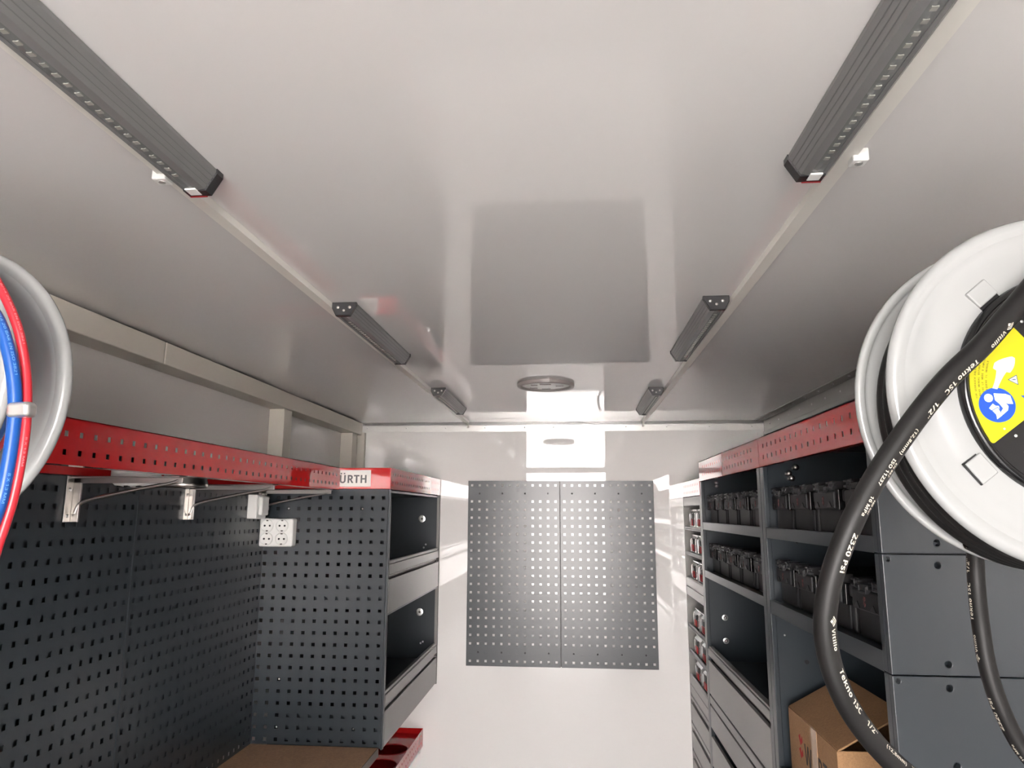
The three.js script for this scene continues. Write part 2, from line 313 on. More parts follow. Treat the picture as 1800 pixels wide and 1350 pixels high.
// ---------------------------------------------------------------- left: tower with drawers, pegboard side
const XF = -0.675;
{
  const t = thing('tool_cabinet', 'grey tower cabinet on the left with perforated side and two drawers', 'cabinet', [-0.91, -0.83, 0.5]);
  const y0 = -0.822, y1 = 0.078, xb = -1.095;
  part(t, 'back_panel', box(xb - 0.004, xb, y0, y1, 0.006, 0.985), M.anthracite);
  part(t, 'far_side', box(xb, XF, y0, y1, 0.003, 0.015), M.anthracite);
  part(t, 'near_side', [faceZ(perforated(XP + 0.001, XF - 0.008, -0.808, 0.078, range(-1.138, 0.0398, 12), ROWS, 0.0061, 0.0061, 0.0012), ZC), box(XF - 0.008, XF, -0.818, 0.078, ZC - 0.02, ZC, 0.002)], M.anthracite);
  part(t, 'front_edge', box(XF - 0.015, XF, y0, y1, 0.0, 0.016, 0.002), M.drawerGrey);
  for (const [r, c] of [[5, 2], [1, 2], [1, 9], [20, 9], [20, 2]]) part(t, 'screw', dome(0.0038, 0.003, [0, 0, 1], -1.138 + c * 0.0398, ROWS[r], ZC - 0.004), M.zinc);
  for (const y of [-0.37, 0.07, y0 + 0.006]) part(t, 'shelf', box(xb, XF - 0.006, y - 0.004, y + 0.004, 0.015, 0.985), M.anthracite);
  for (const y of [-0.039, -0.489]) { const w = part(t, 'washer', lathe([[0.006, 0], [0.0175, 0], [0.0175, 0.0025], [0.006, 0.0025]], 'z', -0.765, y, 0.015, 24), M.zinc); part(w, 'bolt', cyl(0.0055, 0.003, 'z', -0.765, y, 0.0165, 6), M.channel); }
  for (const [x, y] of [[-0.742, -0.165], [-0.752, -0.18], [-0.745, -0.628], [-0.756, -0.635]]) part(t, 'screw', dome(0.005, 0.004, [0, 0, 1], x, y, 0.015), M.zinc);
  // drawers
  for (const [top, bot] of [[-0.181, -0.364], [-0.632, -0.815]]) {
    const d = part(t, 'drawer', box(XF - 0.012, XF, bot, top - 0.066, 0.02, 0.982, 0.002), M.drawerGrey);
    part(d, 'drawer_box', box(-1.05, XF - 0.022, bot + 0.01, top - 0.07, 0.03, 0.975), M.anthracite);
    part(d, 'handle', [box(XF - 0.012, XF, top - 0.048, top - 0.012, 0.02, 0.982, 0.003), box(XF - 0.02, XF - 0.004, top - 0.012, top, 0.02, 0.982, 0.003), box(XF - 0.012, XF - 0.003, top - 0.056, top - 0.049, 0.02, 0.982, 0.002)], M.drawerGrey);
    part(d, 'grip_channel', box(XF - 0.022, XF - 0.018, top - 0.068, top - 0.01, 0.022, 0.98), M.drawerGrey);
    part(d, 'latch', box(XF - 0.004, XF + 0.003, top - 0.058, top - 0.046, 0.03, 0.06, 0.002), M.channel);
  }
  // red header
  const hd = part(t, 'header', [faceRight(perforated(-0.992, -0.014, 0.078, 0.157, range(-0.975, 0.038, 25), [0.103, 0.134], 0.0042, 0.0045, 0.001), XF), box(XP + 0.002, XF, 0.079, 0.157, 0.992, ZC, 0.002), box(XF - 0.02, XF - 0.0015, 0.078, 0.08, 0.014, 0.992)], M.red);
  part(t, 'top_board', [box(XP + 0.002, XF - 0.02, 0.078, 0.08, 0.014, 0.992), box(XF - 0.014, XF - 0.0115, 0.08, 0.15, 0.003, 0.992), box(XP + 0.002, XF - 0.003, 0.079, 0.152, 0.003, 0.012)], M.anthracite);  // dark upright strip added behind the header slots so they look unlit
  const signTex = canvasTex(1024, 400, (c, w, h) => {
    c.fillStyle = '#e9e7e2'; c.fillRect(0, 0, w, h); c.fillStyle = '#4a4a4c'; c.textBaseline = 'alphabetic'; c.font = 'bold 290px sans-serif';
    const tw = c.measureText('WURTH').width; c.save(); c.translate(60, 315); c.scale(900 / tw, 0.95); c.fillText('WURTH', 0, 0);
    const wx = c.measureText('W').width, wu = c.measureText('U').width; c.fillRect(wx + wu * 0.2, -262, wu * 0.2, 34); c.fillRect(wx + wu * 0.6, -262, wu * 0.2, 34);
    c.fillStyle = '#e9e7e2'; c.fillRect(wx, -225, wu, 18); c.restore();
  });
  const sg = new THREE.PlaneGeometry(0.168, 0.06); const s = new THREE.Mesh(sg, new THREE.MeshStandardMaterial({ name: 'sign', map: signTex, roughness: 0.3 }));
  part(hd, 'sign_plate', box(-0.9205, -0.7505, 0.0875, 0.1485, ZC, ZC + 0.0025, 0.0005), M.whitePlastic);
  s.name = 'sign_print'; s.position.set(-0.8355 + 0.91, 0.118 + 0.83, ZC + 0.0028 - 0.5); hd.add(s);
  part(t, 'foot_bracket', [box(-0.73, -0.69, -0.85, -0.822, 0.001, 0.004), box(-0.73, -0.69, -0.826, -0.822, 0.001, 0.04)], M.zinc);
}
{ // socket box
  const t = thing('socket_block', 'white block of four power sockets on the perforated cabinet side', 'power socket', [-1.085, -0.08, ZC]);
  const x0 = -1.148, x1 = -1.022, y0 = -0.13, y1 = -0.029, z1 = ZC + 0.04;
  part(t, 'housing', box(x0, x1, y0, y1, ZC, z1, 0.006), M.whitePlastic);
  for (const cx of [-1.118, -1.062]) for (const cy of [-0.055, -0.102]) {
    const k = part(t, 'socket', lathe([[0, 0.0005], [0.0195, 0.0005], [0.0205, 0.0045], [0.0228, 0.0045], [0.0235, 0]], 'z', cx, cy, z1, 32), M.whitePlastic);
    for (const dx of [-0.0095, 0.0095]) part(k, 'pin_hole', cyl(0.0036, 0.002, 'z', cx + dx, cy, z1 + 0.0012, 10), M.blackPlastic);  // black discs painted for the dark inside of the pin holes
    for (const dy of [-0.0185, 0.0185]) part(k, 'earth_clip', box(cx - 0.003, cx + 0.003, cy + dy - 0.0022, cy + dy + 0.0022, z1, z1 + 0.0045), M.channel);
  }
}
{ // switch on the left wall
  const t = thing('light_switch', 'white rocker switch box on the dark left board under the red shelf', 'switch', [XP, 0.02, 1.11]);
  part(t, 'housing', box(XP, XP + 0.036, -0.03, 0.055, 1.075, 1.155, 0.004), M.whitePlastic);
  part(t, 'rocker', box(XP + 0.034, XP + 0.05, -0.018, 0.05, 1.083, 1.14, 0.006).rotateZ(0), M.whitePlastic);
}

// ---------------------------------------------------------------- left: red shelf on brackets, bench
{
  const t = thing('wall_shelf', 'long red perforated shelf on the left wall above the dark boards', 'shelf', [-1.0, 0.078, 2.2]);
  const z0 = 1.009, z1 = 3.3;
  part(t, 'front_strip', [faceRight(perforated(-z1, -z0, 0.076, 0.157, range(-z1 + 0.02, 0.0385, 59), [0.097, 0.129], 0.0048, 0.0048, 0.001), -0.867), box(-0.878, -0.867, 0.155, 0.157, z0, z1), box(-0.9, -0.869, 0.076, 0.078, z0, z1)], M.red);
  part(t, 'shelf_board', [box(XP + 0.002, -0.8695, 0.108, 0.112, z0, z1), box(-0.8795, -0.878, 0.078, 0.108, z0, z1)], M.anthracite);  // thin upright strip added behind the lower slots as their dark inside
  part(t, 'back_strip', box(XP + 0.001, XP + 0.003, 0.078, 0.112, z0, z1), M.red);
}
for (const [zb, label] of [[2.055, 'nearest zinc-plated bracket under the red wall shelf'], [1.55, 'middle zinc-plated bracket under the red wall shelf'], [1.046, 'farthest zinc-plated bracket under the red wall shelf, behind the switch']]) {
  const t = thing('shelf_bracket', label, 'bracket', [XP, -0.03, zb]);
  part(t, 'wall_plate', [box(XP + 0.001, XP + 0.004, -0.028, 0.076, zb - 0.024, zb + 0.024, 0.001), box(XP + 0.004, XP + 0.022, -0.028, 0.076, zb - 0.003, zb + 0.003, 0.001)], M.chrome);
  part(t, 'arm', [box(XP + 0.004, -0.885, 0.0725, 0.0755, zb - 0.018, zb + 0.018, 0.001), box(XP + 0.004, -0.885, 0.06, 0.0725, zb - 0.003, zb + 0.003, 0.001)], M.chrome);
  part(t, 'strut', rod([[XP + 0.012, -0.008, zb], [XP + 0.02, 0.012, zb], [XP + 0.034, 0.0195, zb], [-1.0, 0.045, zb], [-0.905, 0.063, zb], [-0.895, 0.068, zb]], 0.0042, 40), M.chrome);
  for (const y of [-0.014, 0.045]) part(t, 'screw', dome(0.0045, 0.003, [1, 0, 0], XP + 0.004, y, zb + 0.013), M.zinc);
}
{
  let x = -1.065, z = 1.95, t = thing('puck_light', 'round white perforated fitting under the red wall shelf', 'light', [x, 0.108, z]);
  part(t, 'dome', lathe([[0.055, 0], [0.055, -0.04], [0.045, -0.05], [0.02, -0.054], [0, -0.055]], 'y', x, 0.108, z, 40), M.whitePlastic);
  for (let k = 0; k < 8; k++) part(t, 'slot', box(x + 0.034 * Math.cos(k * 0.785) - 0.005, x + 0.034 * Math.cos(k * 0.785) + 0.005, 0.108 - 0.0545, 0.108 - 0.05, z + 0.034 * Math.sin(k * 0.785) - 0.005, z + 0.034 * Math.sin(k * 0.785) + 0.005), M.blackPlastic);
  x = -1.08; z = 1.70; t = thing('puck_light', 'round dark glass fitting with a chrome rim under the red wall shelf', 'light', [x, 0.108, z]);
  part(t, 'rim', lathe([[0.05, 0], [0.06, -0.035], [0.06, -0.045], [0.054, -0.047]], 'y', x, 0.108, z, 40), M.chrome);
  part(t, 'glass', cyl(0.054, 0.004, 'y', x, 0.108 - 0.044, z, 40), M.gloss);
}
{
  const t = thing('workbench', 'workbench with a plain brown board top under the dark left boards', 'workbench', [-0.92, YF, 2.2]);
  part(t, 'benchtop', box(XP, -0.69, -0.838, -0.81, 1.008, 3.3, 0.002), M.ply);
  part(t, 'edge_trim', box(-0.69, -0.687, -0.838, -0.81, 1.008, 3.3), M.plyEdge);
  part(t, 'cabinet_base', box(XP, -0.72, YF + 0.08, -0.838, 1.06, 3.3), M.drawerGrey);
  part(t, 'plinth', box(XP, -0.76, YF, YF + 0.08, 1.06, 3.3), M.channel);
}
{ // red tray on the left under the tower
  const t = thing('can_tray', 'red perforated tray with round can holes under the left tower', 'tray', [-0.9, -1.1, 0.45]);
  const x0 = -1.09, x1 = -0.736, z0 = 0.004, z1 = 1.0, y0 = -1.106, y1 = -1.027;
  part(t, 'front_strip', [faceRight(perforated(-z1, -z0, y0, y1, range(-z1 + 0.03, 0.0385, 25), [-1.082, -1.05], 0.0042, 0.0045, 0.002), x1)], M.red);
  part(t, 'tray_bed', [box(x0, x1 - 0.002, y0, y0 + 0.002, z0, z1), box(x0, x0 + 0.002, y0, y1 + 0.06, z0, z1), box(x0, x1 - 0.002, y0, y1, z0, z0 + 0.002)], M.red);
  const s = new THREE.Shape([[x0 + 0.003, -z1], [x1 - 0.003, -z1], [x1 - 0.003, -z0 - 0.003], [x0 + 0.003, -z0 - 0.003]].map((p) => new THREE.Vector2(...p)));
  const hz = [0.25, 0.45, 0.65, 0.85];
  hz.forEach((z) => { const h = new THREE.Path(); h.absarc(-0.83, -z, 0.075, 0, Math.PI * 2, true); s.holes.push(h); });
  part(t, 'holder_plate', new THREE.ExtrudeGeometry(s, { depth: 0.002, bevelEnabled: false, curveSegments: 24 }).rotateX(-Math.PI / 2).translate(0, -1.052, 0), M.red);
  hz.forEach((z) => part(t, 'ring', new THREE.TorusGeometry(0.0755, 0.003, 8, 40).rotateX(Math.PI / 2).translate(-0.83, -1.05, z), M.red));
  part(t, 'foot_bracket', [box(-0.79, -0.745, -1.14, y0, 0.001, 0.004), box(-0.79, -0.745, -1.11, y0, 0.001, 0.04)], M.zinc);
}

// ---------------------------------------------------------------- right: shelving
const XR = 0.531, XB = 0.925;
const post = (z0, z1, y0, y1) => box(XR, XR + 0.014, y0, y1, z0, z1, 0.002);
function redHeader(t, z0, z1, y0, y1, n, rowsY, lo) {
  part(t, 'top_board', [box(XR + 0.012, XB, lo, lo + 0.003, z0 + 0.003, z1 - 0.003), box(XR + 0.012, XR + 0.014, y0 + 0.002, lo, z0 + 0.003, z1 - 0.003), box(XR + 0.003, XB, y0, y1 - 0.002, z0, z0 + 0.003), box(XR + 0.003, XB, y0, y1 - 0.002, z1 - 0.003, z1)], M.anthracite);  // dark strip below the board is added to shade the lower slots
  return part(t, 'header', [faceLeft(perforated(z0, z1, y0, y1, range((z0 + z1) / 2 - (n - 1) / 2 * 0.0435, 0.0435, n), rowsY, 0.0042, 0.0055, 0.001), XR), box(XR, XR + 0.012, y1 - 0.002, y1, z0, z1), box(XR, XR + 0.012, y0, y0 + 0.002, z0, z1)], M.red);
}
// drawer front with a grip channel, facing -x
function rightDrawer(t, z0, z1, top, bot, lip = 0.036) {
  const d = part(t, 'drawer', box(XR, XR + 0.012, bot, top - lip - 0.018, z0, z1, 0.002), M.drawerGrey);
  part(d, 'drawer_box', box(XR + 0.022, XB - 0.04, bot + 0.008, top - lip - 0.02, z0 + 0.012, z1 - 0.012), M.anthracite);
  part(d, 'handle', [box(XR, XR + 0.012, top - lip, top - 0.008, z0, z1, 0.003), box(XR + 0.003, XR + 0.022, top - 0.008, top, z0, z1, 0.003)], M.drawerGrey);
  part(d, 'grip_channel', box(XR + 0.018, XR + 0.021, top - lip - 0.02, top - 0.008, z0 + 0.001, z1 - 0.001), M.drawerGrey);
  return d;
}
{ // narrow cabinet by the bulkhead
  const t = thing('parts_cabinet', 'narrow grey cabinet of clear bins and drawers beside the white bulkhead on the right', 'cabinet', [0.73, YF, 0.245]);
  const z0 = 0.003, z1 = 0.487;
  part(t, 'side_panel', box(XR, XB, YF, 0.068, z0, z0 + 0.014, 0.001), M.drawerGrey);
  part(t, 'side_panel', box(XR, XB, YF, 0.068, z1 - 0.014, z1, 0.001), M.drawerGrey);
  part(t, 'back_panel', box(XB - 0.004, XB, YF, 0.068, z0 + 0.014, z1 - 0.014), M.anthracite);
  redHeader(t, z0, z1, 0.068, 0.143, 10, [0.088, 0.119], 0.1);
  for (const [a, b] of [[0.028, 0.067], [-0.346, -0.308], [-0.387, -0.348], [-0.79, -0.752], [-0.83, -0.792]]) part(t, 'front_rail', box(XR + 0.001, XR + 0.012, a, b, z0 + 0.014, z1 - 0.014, 0.002), M.drawerGrey);
  for (const y of [-0.068, -0.184, -0.303, -0.518, -0.632, -0.745]) part(t, 'bin_shelf', [box(XR + 0.002, XB - 0.004, y - 0.012, y - 0.008, z0 + 0.014, z1 - 0.014), prismZ([[XR + 0.002, y - 0.016], [XR + 0.002, y - 0.003], [XR + 0.006, y], [XR + 0.011, y - 0.002], [XR + 0.011, y - 0.016]], z0 + 0.015, z1 - 0.015)], M.drawerGrey);
  for (const [a, b] of [[-0.832, -0.95], [-0.953, -1.07], [-1.073, -1.19], [-1.193, -1.31], [-1.313, -1.43], [-1.433, -1.56]]) rightDrawer(t, z0 + 0.016, z1 - 0.016, a, b, 0.026);
}
// bins
const bin0 = thing('parts_bin', '', 'bin', [0, 0, 0], 'clear grey bins with red grips');
{
  const w = 0.074;
  const side = [[0.0, 0.0], [0.24, 0], [0.24, 0.08], [0.012, 0.08], [0.001, 0.07]];
  local(bin0, 'tub', prismZ(side, -w, w, 0.002), M.binGrey);
  local(bin0, 'lid', box(0.008, 0.245, 0.08, 0.087, -w, w, 0.002), M.binGrey);
  const h = local(bin0, 'grip', box(-0.006, 0.004, 0.013, 0.044, -0.028, 0.03, 0.006), M.redPlastic); h.userData.label = 'red grip';
  local(bin0, 'latch', [box(-0.005, 0.004, 0.044, 0.068, -0.03, 0.032, 0.005), box(-0.002, 0.004, 0.01, 0.07, -0.034, 0.036, 0.002)], M.blackPlastic);
  local(bin0, 'label_plate', box(-0.002, 0.002, 0.03, 0.066, -0.07, -0.04, 0.001), M.binGrey);
  let i = 0; const ord = ['top', 'second', 'third', 'fourth', 'fifth', 'lowest'];
  [-0.068, -0.184, -0.303, -0.518, -0.632, -0.745].forEach((y, r) => [[0.178, 'farther'], [0.372, 'nearer']].forEach(([z, w2]) => {
    const label = `${w2} red-gripped clear bin on the ${ord[r]} bin shelf of the narrow right cabinet`;
    if (i++) copyThing(bin0, label, [XR + 0.0136, y - 0.0075, z]); else { bin0.position.set(XR + 0.0136, y - 0.0075 + H, z); bin0.userData.label = label; }
  }));
}
function bay(t, z0, z1, shelves, top, bottom, nearPanel) {
  part(t, 'side_panel', [box(XR + 0.002, XB, bottom, top, z0, z0 + 0.008), post(z0, z0 + 0.034, bottom, top)], M.anthracite);
  if (!nearPanel) part(t, 'side_panel', [box(XR + 0.002, XB, bottom, top, z1 - 0.008, z1), post(z1 - 0.034, z1, bottom, top)], M.anthracite);
  part(t, 'back_panel', box(XB - 0.004, XB, bottom, top, z0 + 0.008, z1 - 0.008), M.anthracite);
  for (const [y, l] of shelves) part(t, 'shelf', [box(XR + 0.014, XB - 0.004, y - 0.012, y - 0.009, z0 + 0.009, z1 - 0.009), box(XR + 0.001, XR + 0.004, y - l, y, z0 + 0.034, z1 - 0.034, 0.001), box(XR + 0.001, XR + 0.014, y - 0.0015, y, z0 + 0.034, z1 - 0.034), box(XR + 0.001, XR + 0.02, y - l, y - l + 0.0015, z0 + 0.034, z1 - 0.034)], M.anthracite);
}
{ // middle bay
  const t = thing('shelving_bay', 'middle dark grey shelving bay on the right with black cases above grey drawers', 'shelving', [0.73, YF, 0.99]);
  const z0 = 0.492, z1 = 1.499;
  bay(t, z0, z1, [[-0.042, 0.03], [-0.236, 0.027]], 0.126, -1.6, false);
  redHeader(t, z0, z1, 0.126, 0.21, 20, [0.153, 0.184], 0.168);
  for (const y of [-0.427, -0.518]) { const w = part(t, 'washer', lathe([[0.004, 0], [0.012, 0], [0.012, 0.0025], [0.004, 0.0025]], 'z', 0.61, y, z0 + 0.008, 20), M.zinc); part(w, 'bolt', dome(0.007, 0.006, [0, 0, 1], 0.61, y, z0 + 0.01), M.chrome); }
  for (const y of [0.122, 0.108]) part(t, 'bolt', dome(0.008, 0.007, [0, 0, 1], 0.6, y, z0 + 0.008), M.chrome);
  rightDrawer(t, z0 + 0.036, z1 - 0.036, -0.534, -0.715);
  part(t, 'front_rail', box(XR, XR + 0.012, -0.752, -0.722, z0 + 0.036, z1 - 0.036, 0.002), M.drawerGrey);
  for (const [a, b] of [[-0.76, -0.842], [-0.876, -0.985], [-1.0, -1.11], [-1.125, -1.235], [-1.25, -1.4]]) {
    const d = part(t, 'drawer', box(XR, XR + 0.012, b, a, z0 + 0.036, z1 - 0.036, 0.002), M.drawerGrey);
    part(d, 'grip_channel', box(XR + 0.022, XR + 0.026, b - 0.034, b, z0 + 0.036, z1 - 0.036), M.drawerGrey);
  }
}
{ // near bay
  const t = thing('shelving_bay', 'nearest dark grey shelving bay on the right with an end panel facing the rear door', 'shelving', [0.73, YF, 1.9]);
  const z0 = 1.501, z1 = 2.3;
  bay(t, z0, z1, [[-0.042, 0.029], [-0.237, 0.035], [-0.66, 0.03], [-1.1, 0.03]], 0.126, -1.6, true);
  redHeader(t, z0, z1, 0.126, 0.21, 17, [0.153, 0.184], 0.168);
  // end panel made of stacked modules
  for (const [a, b] of [[-0.0695, 0.126], [-0.2695, -0.0715], [-0.5495, -0.2715], [-1.1, -0.5515], [-1.6, -1.102]]) {
    const s = new THREE.Shape(); s.moveTo(XR, a); s.lineTo(XE - 0.004, a); s.lineTo(XE - 0.004, b); s.lineTo(XR, b); s.lineTo(XR, a);
    const hole = (x, y, r) => { const h = new THREE.Path(); h.absarc(x, y, r, 0, Math.PI * 2, true); s.holes.push(h); };
    for (const [hx, hy] of [[0.624, a + 0.018], [0.622, b - 0.018], [0.622, (a + b) / 2 - 0.0]]) if (!(b > 0.1 && hy > 0) && !((hy > a + 0.03) && (hy < b - 0.03) && b - a < 0.25)) hole(hx, hy, 0.0055);
    hole(XR + 0.009, b - 0.008, 0.0042);
    part(t, 'end_panel', [new THREE.ExtrudeGeometry(s, { depth: 0.012, bevelEnabled: true, bevelSize: 0.0012, bevelThickness: 0.0012, bevelSegments: 2, bevelOffset: -0.0012, curveSegments: 12 }).translate(0, 0, z1 - 0.0132), box(XR, XR + 0.014, a, b, z1 - 0.034, z1 - 0.0135, 0.002)], M.anthracite);
  }
  part(t, 'end_backing', box(XR + 0.014, XB, -1.6, 0.126, z1 - 0.024, z1 - 0.02), M.anthracite);
  for (const [x, y] of [[0.625, 0.125], [0.605, 0.108], [0.612, 0.094]]) { part(t, 'bolt', cyl(0.007, 0.02, 'z', x, y, z0 + 0.018, 6), M.chrome); part(t, 'bolt', dome(0.009, 0.008, [0, 0, 1], x, y, z0 + 0.028), M.chrome); }
  part(t, 'screw', dome(0.004, 0.004, [0, 0, 1], 0.612, -0.077, z0 + 0.008), M.zinc);
  for (const [x, y] of [[0.62, -0.08], [0.626, -0.402]]) part(t, 'hole', cyl(0.006, 0.002, 'z', x, y, z0 + 0.0085, 14), M.blackPlastic);  // flat black discs put the dark of the openings into colour
  part(t, 'screw', dome(0.003, 0.003, [0, 0, 1], 0.572, -0.333, z0 + 0.008), M.zinc);
}
// black cases
const case0 = thing('storage_case', '', 'case', [0, 0, 0], 'black storage cases in the right shelving');
{
  const w = 0.083;
  const slab = (x0, x1, y0, y1, z0, z1, r = 0.003) => box(x0, x1, y0, y1, z0, z1, r);
  local(case0, 'body', [slab(0.016, 0.34, 0, 0.072, -w, w, 0.008), slab(0.012, 0.03, 0.004, 0.07, -w + 0.012, w - 0.012, 0.006)], M.caseBody);
  local(case0, 'lid', [slab(0.012, 0.34, 0.073, 0.1, -w, w, 0.006)], M.caseBody);
  for (const z of [-0.058, 0.03]) local(case0, 'lid_rib', [slab(0.002, 0.03, 0.098, 0.118, z, z + 0.028, 0.002), slab(-0.002, 0.006, 0.101, 0.106, z - 0.006, z + 0.036, 0.001), slab(-0.002, 0.006, 0.112, 0.116, z - 0.006, z + 0.036, 0.001), slab(-0.003, 0.004, 0.1, 0.117, z + 0.012, z + 0.015, 0.001)], M.blackPlastic);
  local(case0, 'carry_handle', [slab(-0.004, 0.02, 0.098, 0.11, -0.02, 0.02, 0.003), slab(-0.006, 0.004, 0.092, 0.096, -0.016, 0.016, 0.001), slab(-0.006, 0.004, 0.092, 0.106, -0.019, -0.015, 0.001), slab(-0.006, 0.004, 0.092, 0.106, 0.015, 0.019, 0.001)], M.blackPlastic);
  const lp = local(case0, 'latch_plate', [slab(0.0, 0.016, 0.058, 0.096, -0.068, 0.058, 0.004)], M.caseBody);
  for (const z of [-0.042, 0.036]) { const g = new THREE.ExtrudeGeometry(new THREE.Shape([[-0.014, 0], [0.014, 0], [0.002, 0.012]].map((p) => new THREE.Vector2(...p))), { depth: 0.002, bevelEnabled: false }).rotateY(-Math.PI / 2).translate(0.0, 0.062, z); local(lp, 'latch_notch', g, M.blackPlastic); }
  const em = new THREE.Shape([[-0.005, 0.004], [-0.001, 0.009], [0.001, 0.006], [0.005, 0.009], [0.006, 0.004], [0.001, 0], [0.006, -0.004], [0.001, -0.01], [-0.005, -0.004], [-0.001, 0]].map((p) => new THREE.Vector2(...p)));
  const e = local(lp, 'emblem', new THREE.ExtrudeGeometry(em, { depth: 0.001, bevelEnabled: false }).rotateY(-Math.PI / 2).translate(0, 0.076, -0.005), mat('emblemRed', { color: rgb(0.12, 0.025, 0.028), roughness: 0.5 })); e.userData.label = 'small dull red emblem';
  local(case0, 'side_clip', [cyl(0.0045, 0.04, 'y', 0.006, 0.078, 0.071, 12), slab(0.004, 0.02, 0.056, 0.1, 0.065, 0.079, 0.002)], M.gloss);
  let i = 0;
  const mid = [0.592, 0.762, 0.945, 1.135, 1.338], near = [1.593, 1.764, 1.952, 2.145], ord = ['farthest', 'second farthest', 'third', 'fourth', 'nearest'];
  const place = (zs, y, bayName, row) => zs.forEach((z, k) => {
    const label = `${k === zs.length - 1 ? 'nearest' : ord[k]} black case on the ${row} shelf of the ${bayName} right bay`;
    if (i++) copyThing(case0, label, [XR + 0.024, y, z]); else { case0.position.set(XR + 0.024, y + H, z); case0.userData.label = label; }
  });
  place(mid, -0.0507, 'middle', 'upper'); place(mid, -0.2447, 'middle', 'lower'); place(near, -0.0507, 'nearest', 'upper'); place(near, -0.2457, 'nearest', 'lower');
}
{ // cardboard box
  const t = thing('cardboard_box', 'open brown cardboard box on the third shelf of the nearest right bay', 'box', [0.7, -0.6687, 1.74]);
  const x0 = 0.556, x1 = 0.86, z0 = 1.56, z1 = 1.92, y0 = -0.6687, y1 = -0.505, th = 0.004;
  part(t, 'front_side', box(x0, x0 + th, y0, y1, z0, z1, 0.001), M.card);
  part(t, 'back_side', box(x1 - th, x1, y0, y1, z0, z1, 0.001), M.card);
  part(t, 'near_side', [box(x0 + th, x1 - th, y0, y1, z1 - th, z1, 0.001), box(x0 - 0.0015, x0 + 0.012, y0, y1 - 0.001, z1 - 0.001, z1 + 0.0015, 0.001)], M.card);
  part(t, 'far_side', box(x0 + th, x1 - th, y0, y1, z0, z0 + th, 0.001), M.card);
  part(t, 'bottom', box(x0, x1, y0, y0 + th, z0, z1), M.card);
  const fl = (ang, len) => box(0, len, -th / 2, th / 2, z0, z1, 0.001).rotateZ(ang).translate(x0 + 0.002, y1, 0);
  part(t, 'top_flap', fl(0.5, 0.165), M.card);
  part(t, 'tape', box(x0 - 0.0012, x0, -0.6, y1 + 0.001, 1.745, 1.785), M.cardTape);
  const tex = canvasTex(1024, 512, (c, w, h) => {
    c.clearRect(0, 0, w, h); c.fillStyle = '#a81f1c';
    for (const dy of [0, 120]) { c.beginPath(); c.moveTo(40, 120 + dy); c.lineTo(95, 90 + dy); c.lineTo(110, 140 + dy); c.lineTo(160, 90 + dy); c.lineTo(165, 150 + dy); c.lineTo(95, 195 + dy); c.closePath(); c.fill(); }
    c.fillStyle = '#2b2622'; c.font = 'bold 250px sans-serif'; c.save(); c.translate(215, 320); c.scale(0.92, 1); c.fillText('WURTH', 0, 0); const wx = c.measureText('W').width, wu = c.measureText('U').width; c.fillRect(wx + wu * 0.2, -228, wu * 0.2, 30); c.fillRect(wx + wu * 0.6, -228, wu * 0.2, 30); c.restore();
  });
  const pm = new THREE.MeshStandardMaterial({ name: 'boxPrint', map: tex, transparent: true, roughness: 0.75 });
  const p = new THREE.Mesh(new THREE.PlaneGeometry(0.26, 0.13), pm); p.name = 'print'; p.rotation.y = -Math.PI / 2; p.position.set(x0 - 0.0006 - 0.7, -0.588 + 0.6687, 1.76 - 1.74); t.add(p);
}

// ---------------------------------------------------------------- hose reels
// centre lines of the free hose runs (x, y from the camera, z)
const RUN_A = [[0.4957, 0.2637, 2.9182], [0.4555, 0.2302, 2.9259], [0.4162, 0.1895, 2.9323], [0.3851, 0.1564, 2.9342], [0.3458, 0.12, 2.9362], [0.3058, 0.0722, 2.9362], [0.2732, 0.0262, 2.9359], [0.2495, -0.015, 2.9358], [0.234, -0.056, 2.9298], [0.2268, -0.0944, 2.9236], [0.2295, -0.1277, 2.9174], [0.2415, -0.1635, 2.91], [0.2638, -0.1982, 2.8968], [0.2944, -0.2307, 2.8833], [0.341, -0.265, 2.8578], [0.4234, -0.3029, 2.8032], [0.4984, -0.3286, 2.7411], [0.5524, -0.3319, 2.6849], [0.5609, -0.3142, 2.6567]];
const RUN_A_TOP = [[0.512, 0.1221, 2.9278], [0.535, 0.15, 2.9478], [0.4957, 0.2637, 2.9182]];
const RUN_B = [[0.5609, -0.3142, 2.6567], [0.5401, -0.2843, 2.6434], [0.5204, -0.2396, 2.6429], [0.51, -0.1937, 2.6418], [0.5065, -0.1396, 2.6416], [0.5042, -0.0838, 2.6466], [0.5088, -0.0419, 2.6435], [0.5162, 0.0011, 2.6352]];
const RUN_R = [[-0.5957, 0.2443, 2.9736], [-0.5758, 0.2142, 2.9716], [-0.5585, 0.1788, 2.9689], [-0.5478, 0.1382, 2.9658], [-0.5395, 0.0974, 2.968], [-0.5362, 0.0578, 2.9709], [-0.5389, 0.0084, 2.9725], [-0.549, -0.0449, 2.9741], [-0.563, -0.0981, 2.9658], [-0.5751, -0.1912, 2.9401], [-0.6041, -0.2911, 2.9044]];
const RUN_BL = [[-0.5896, 0.2112, 2.9824], [-0.5689, 0.1818, 2.9805], [-0.5552, 0.1473, 2.9783], [-0.5472, 0.1132, 2.9766], [-0.5442, 0.0851, 2.9764], [-0.5429, 0.0407, 2.9786], [-0.5458, -0.0024, 2.9814], [-0.5622, -0.0548, 2.9836], [-0.5787, -0.1072, 2.9757], [-0.5937, -0.1939, 2.9514], [-0.6205, -0.2871, 2.9167]];
const CLAMP = [-0.5369, 0.0955, 2.9776];
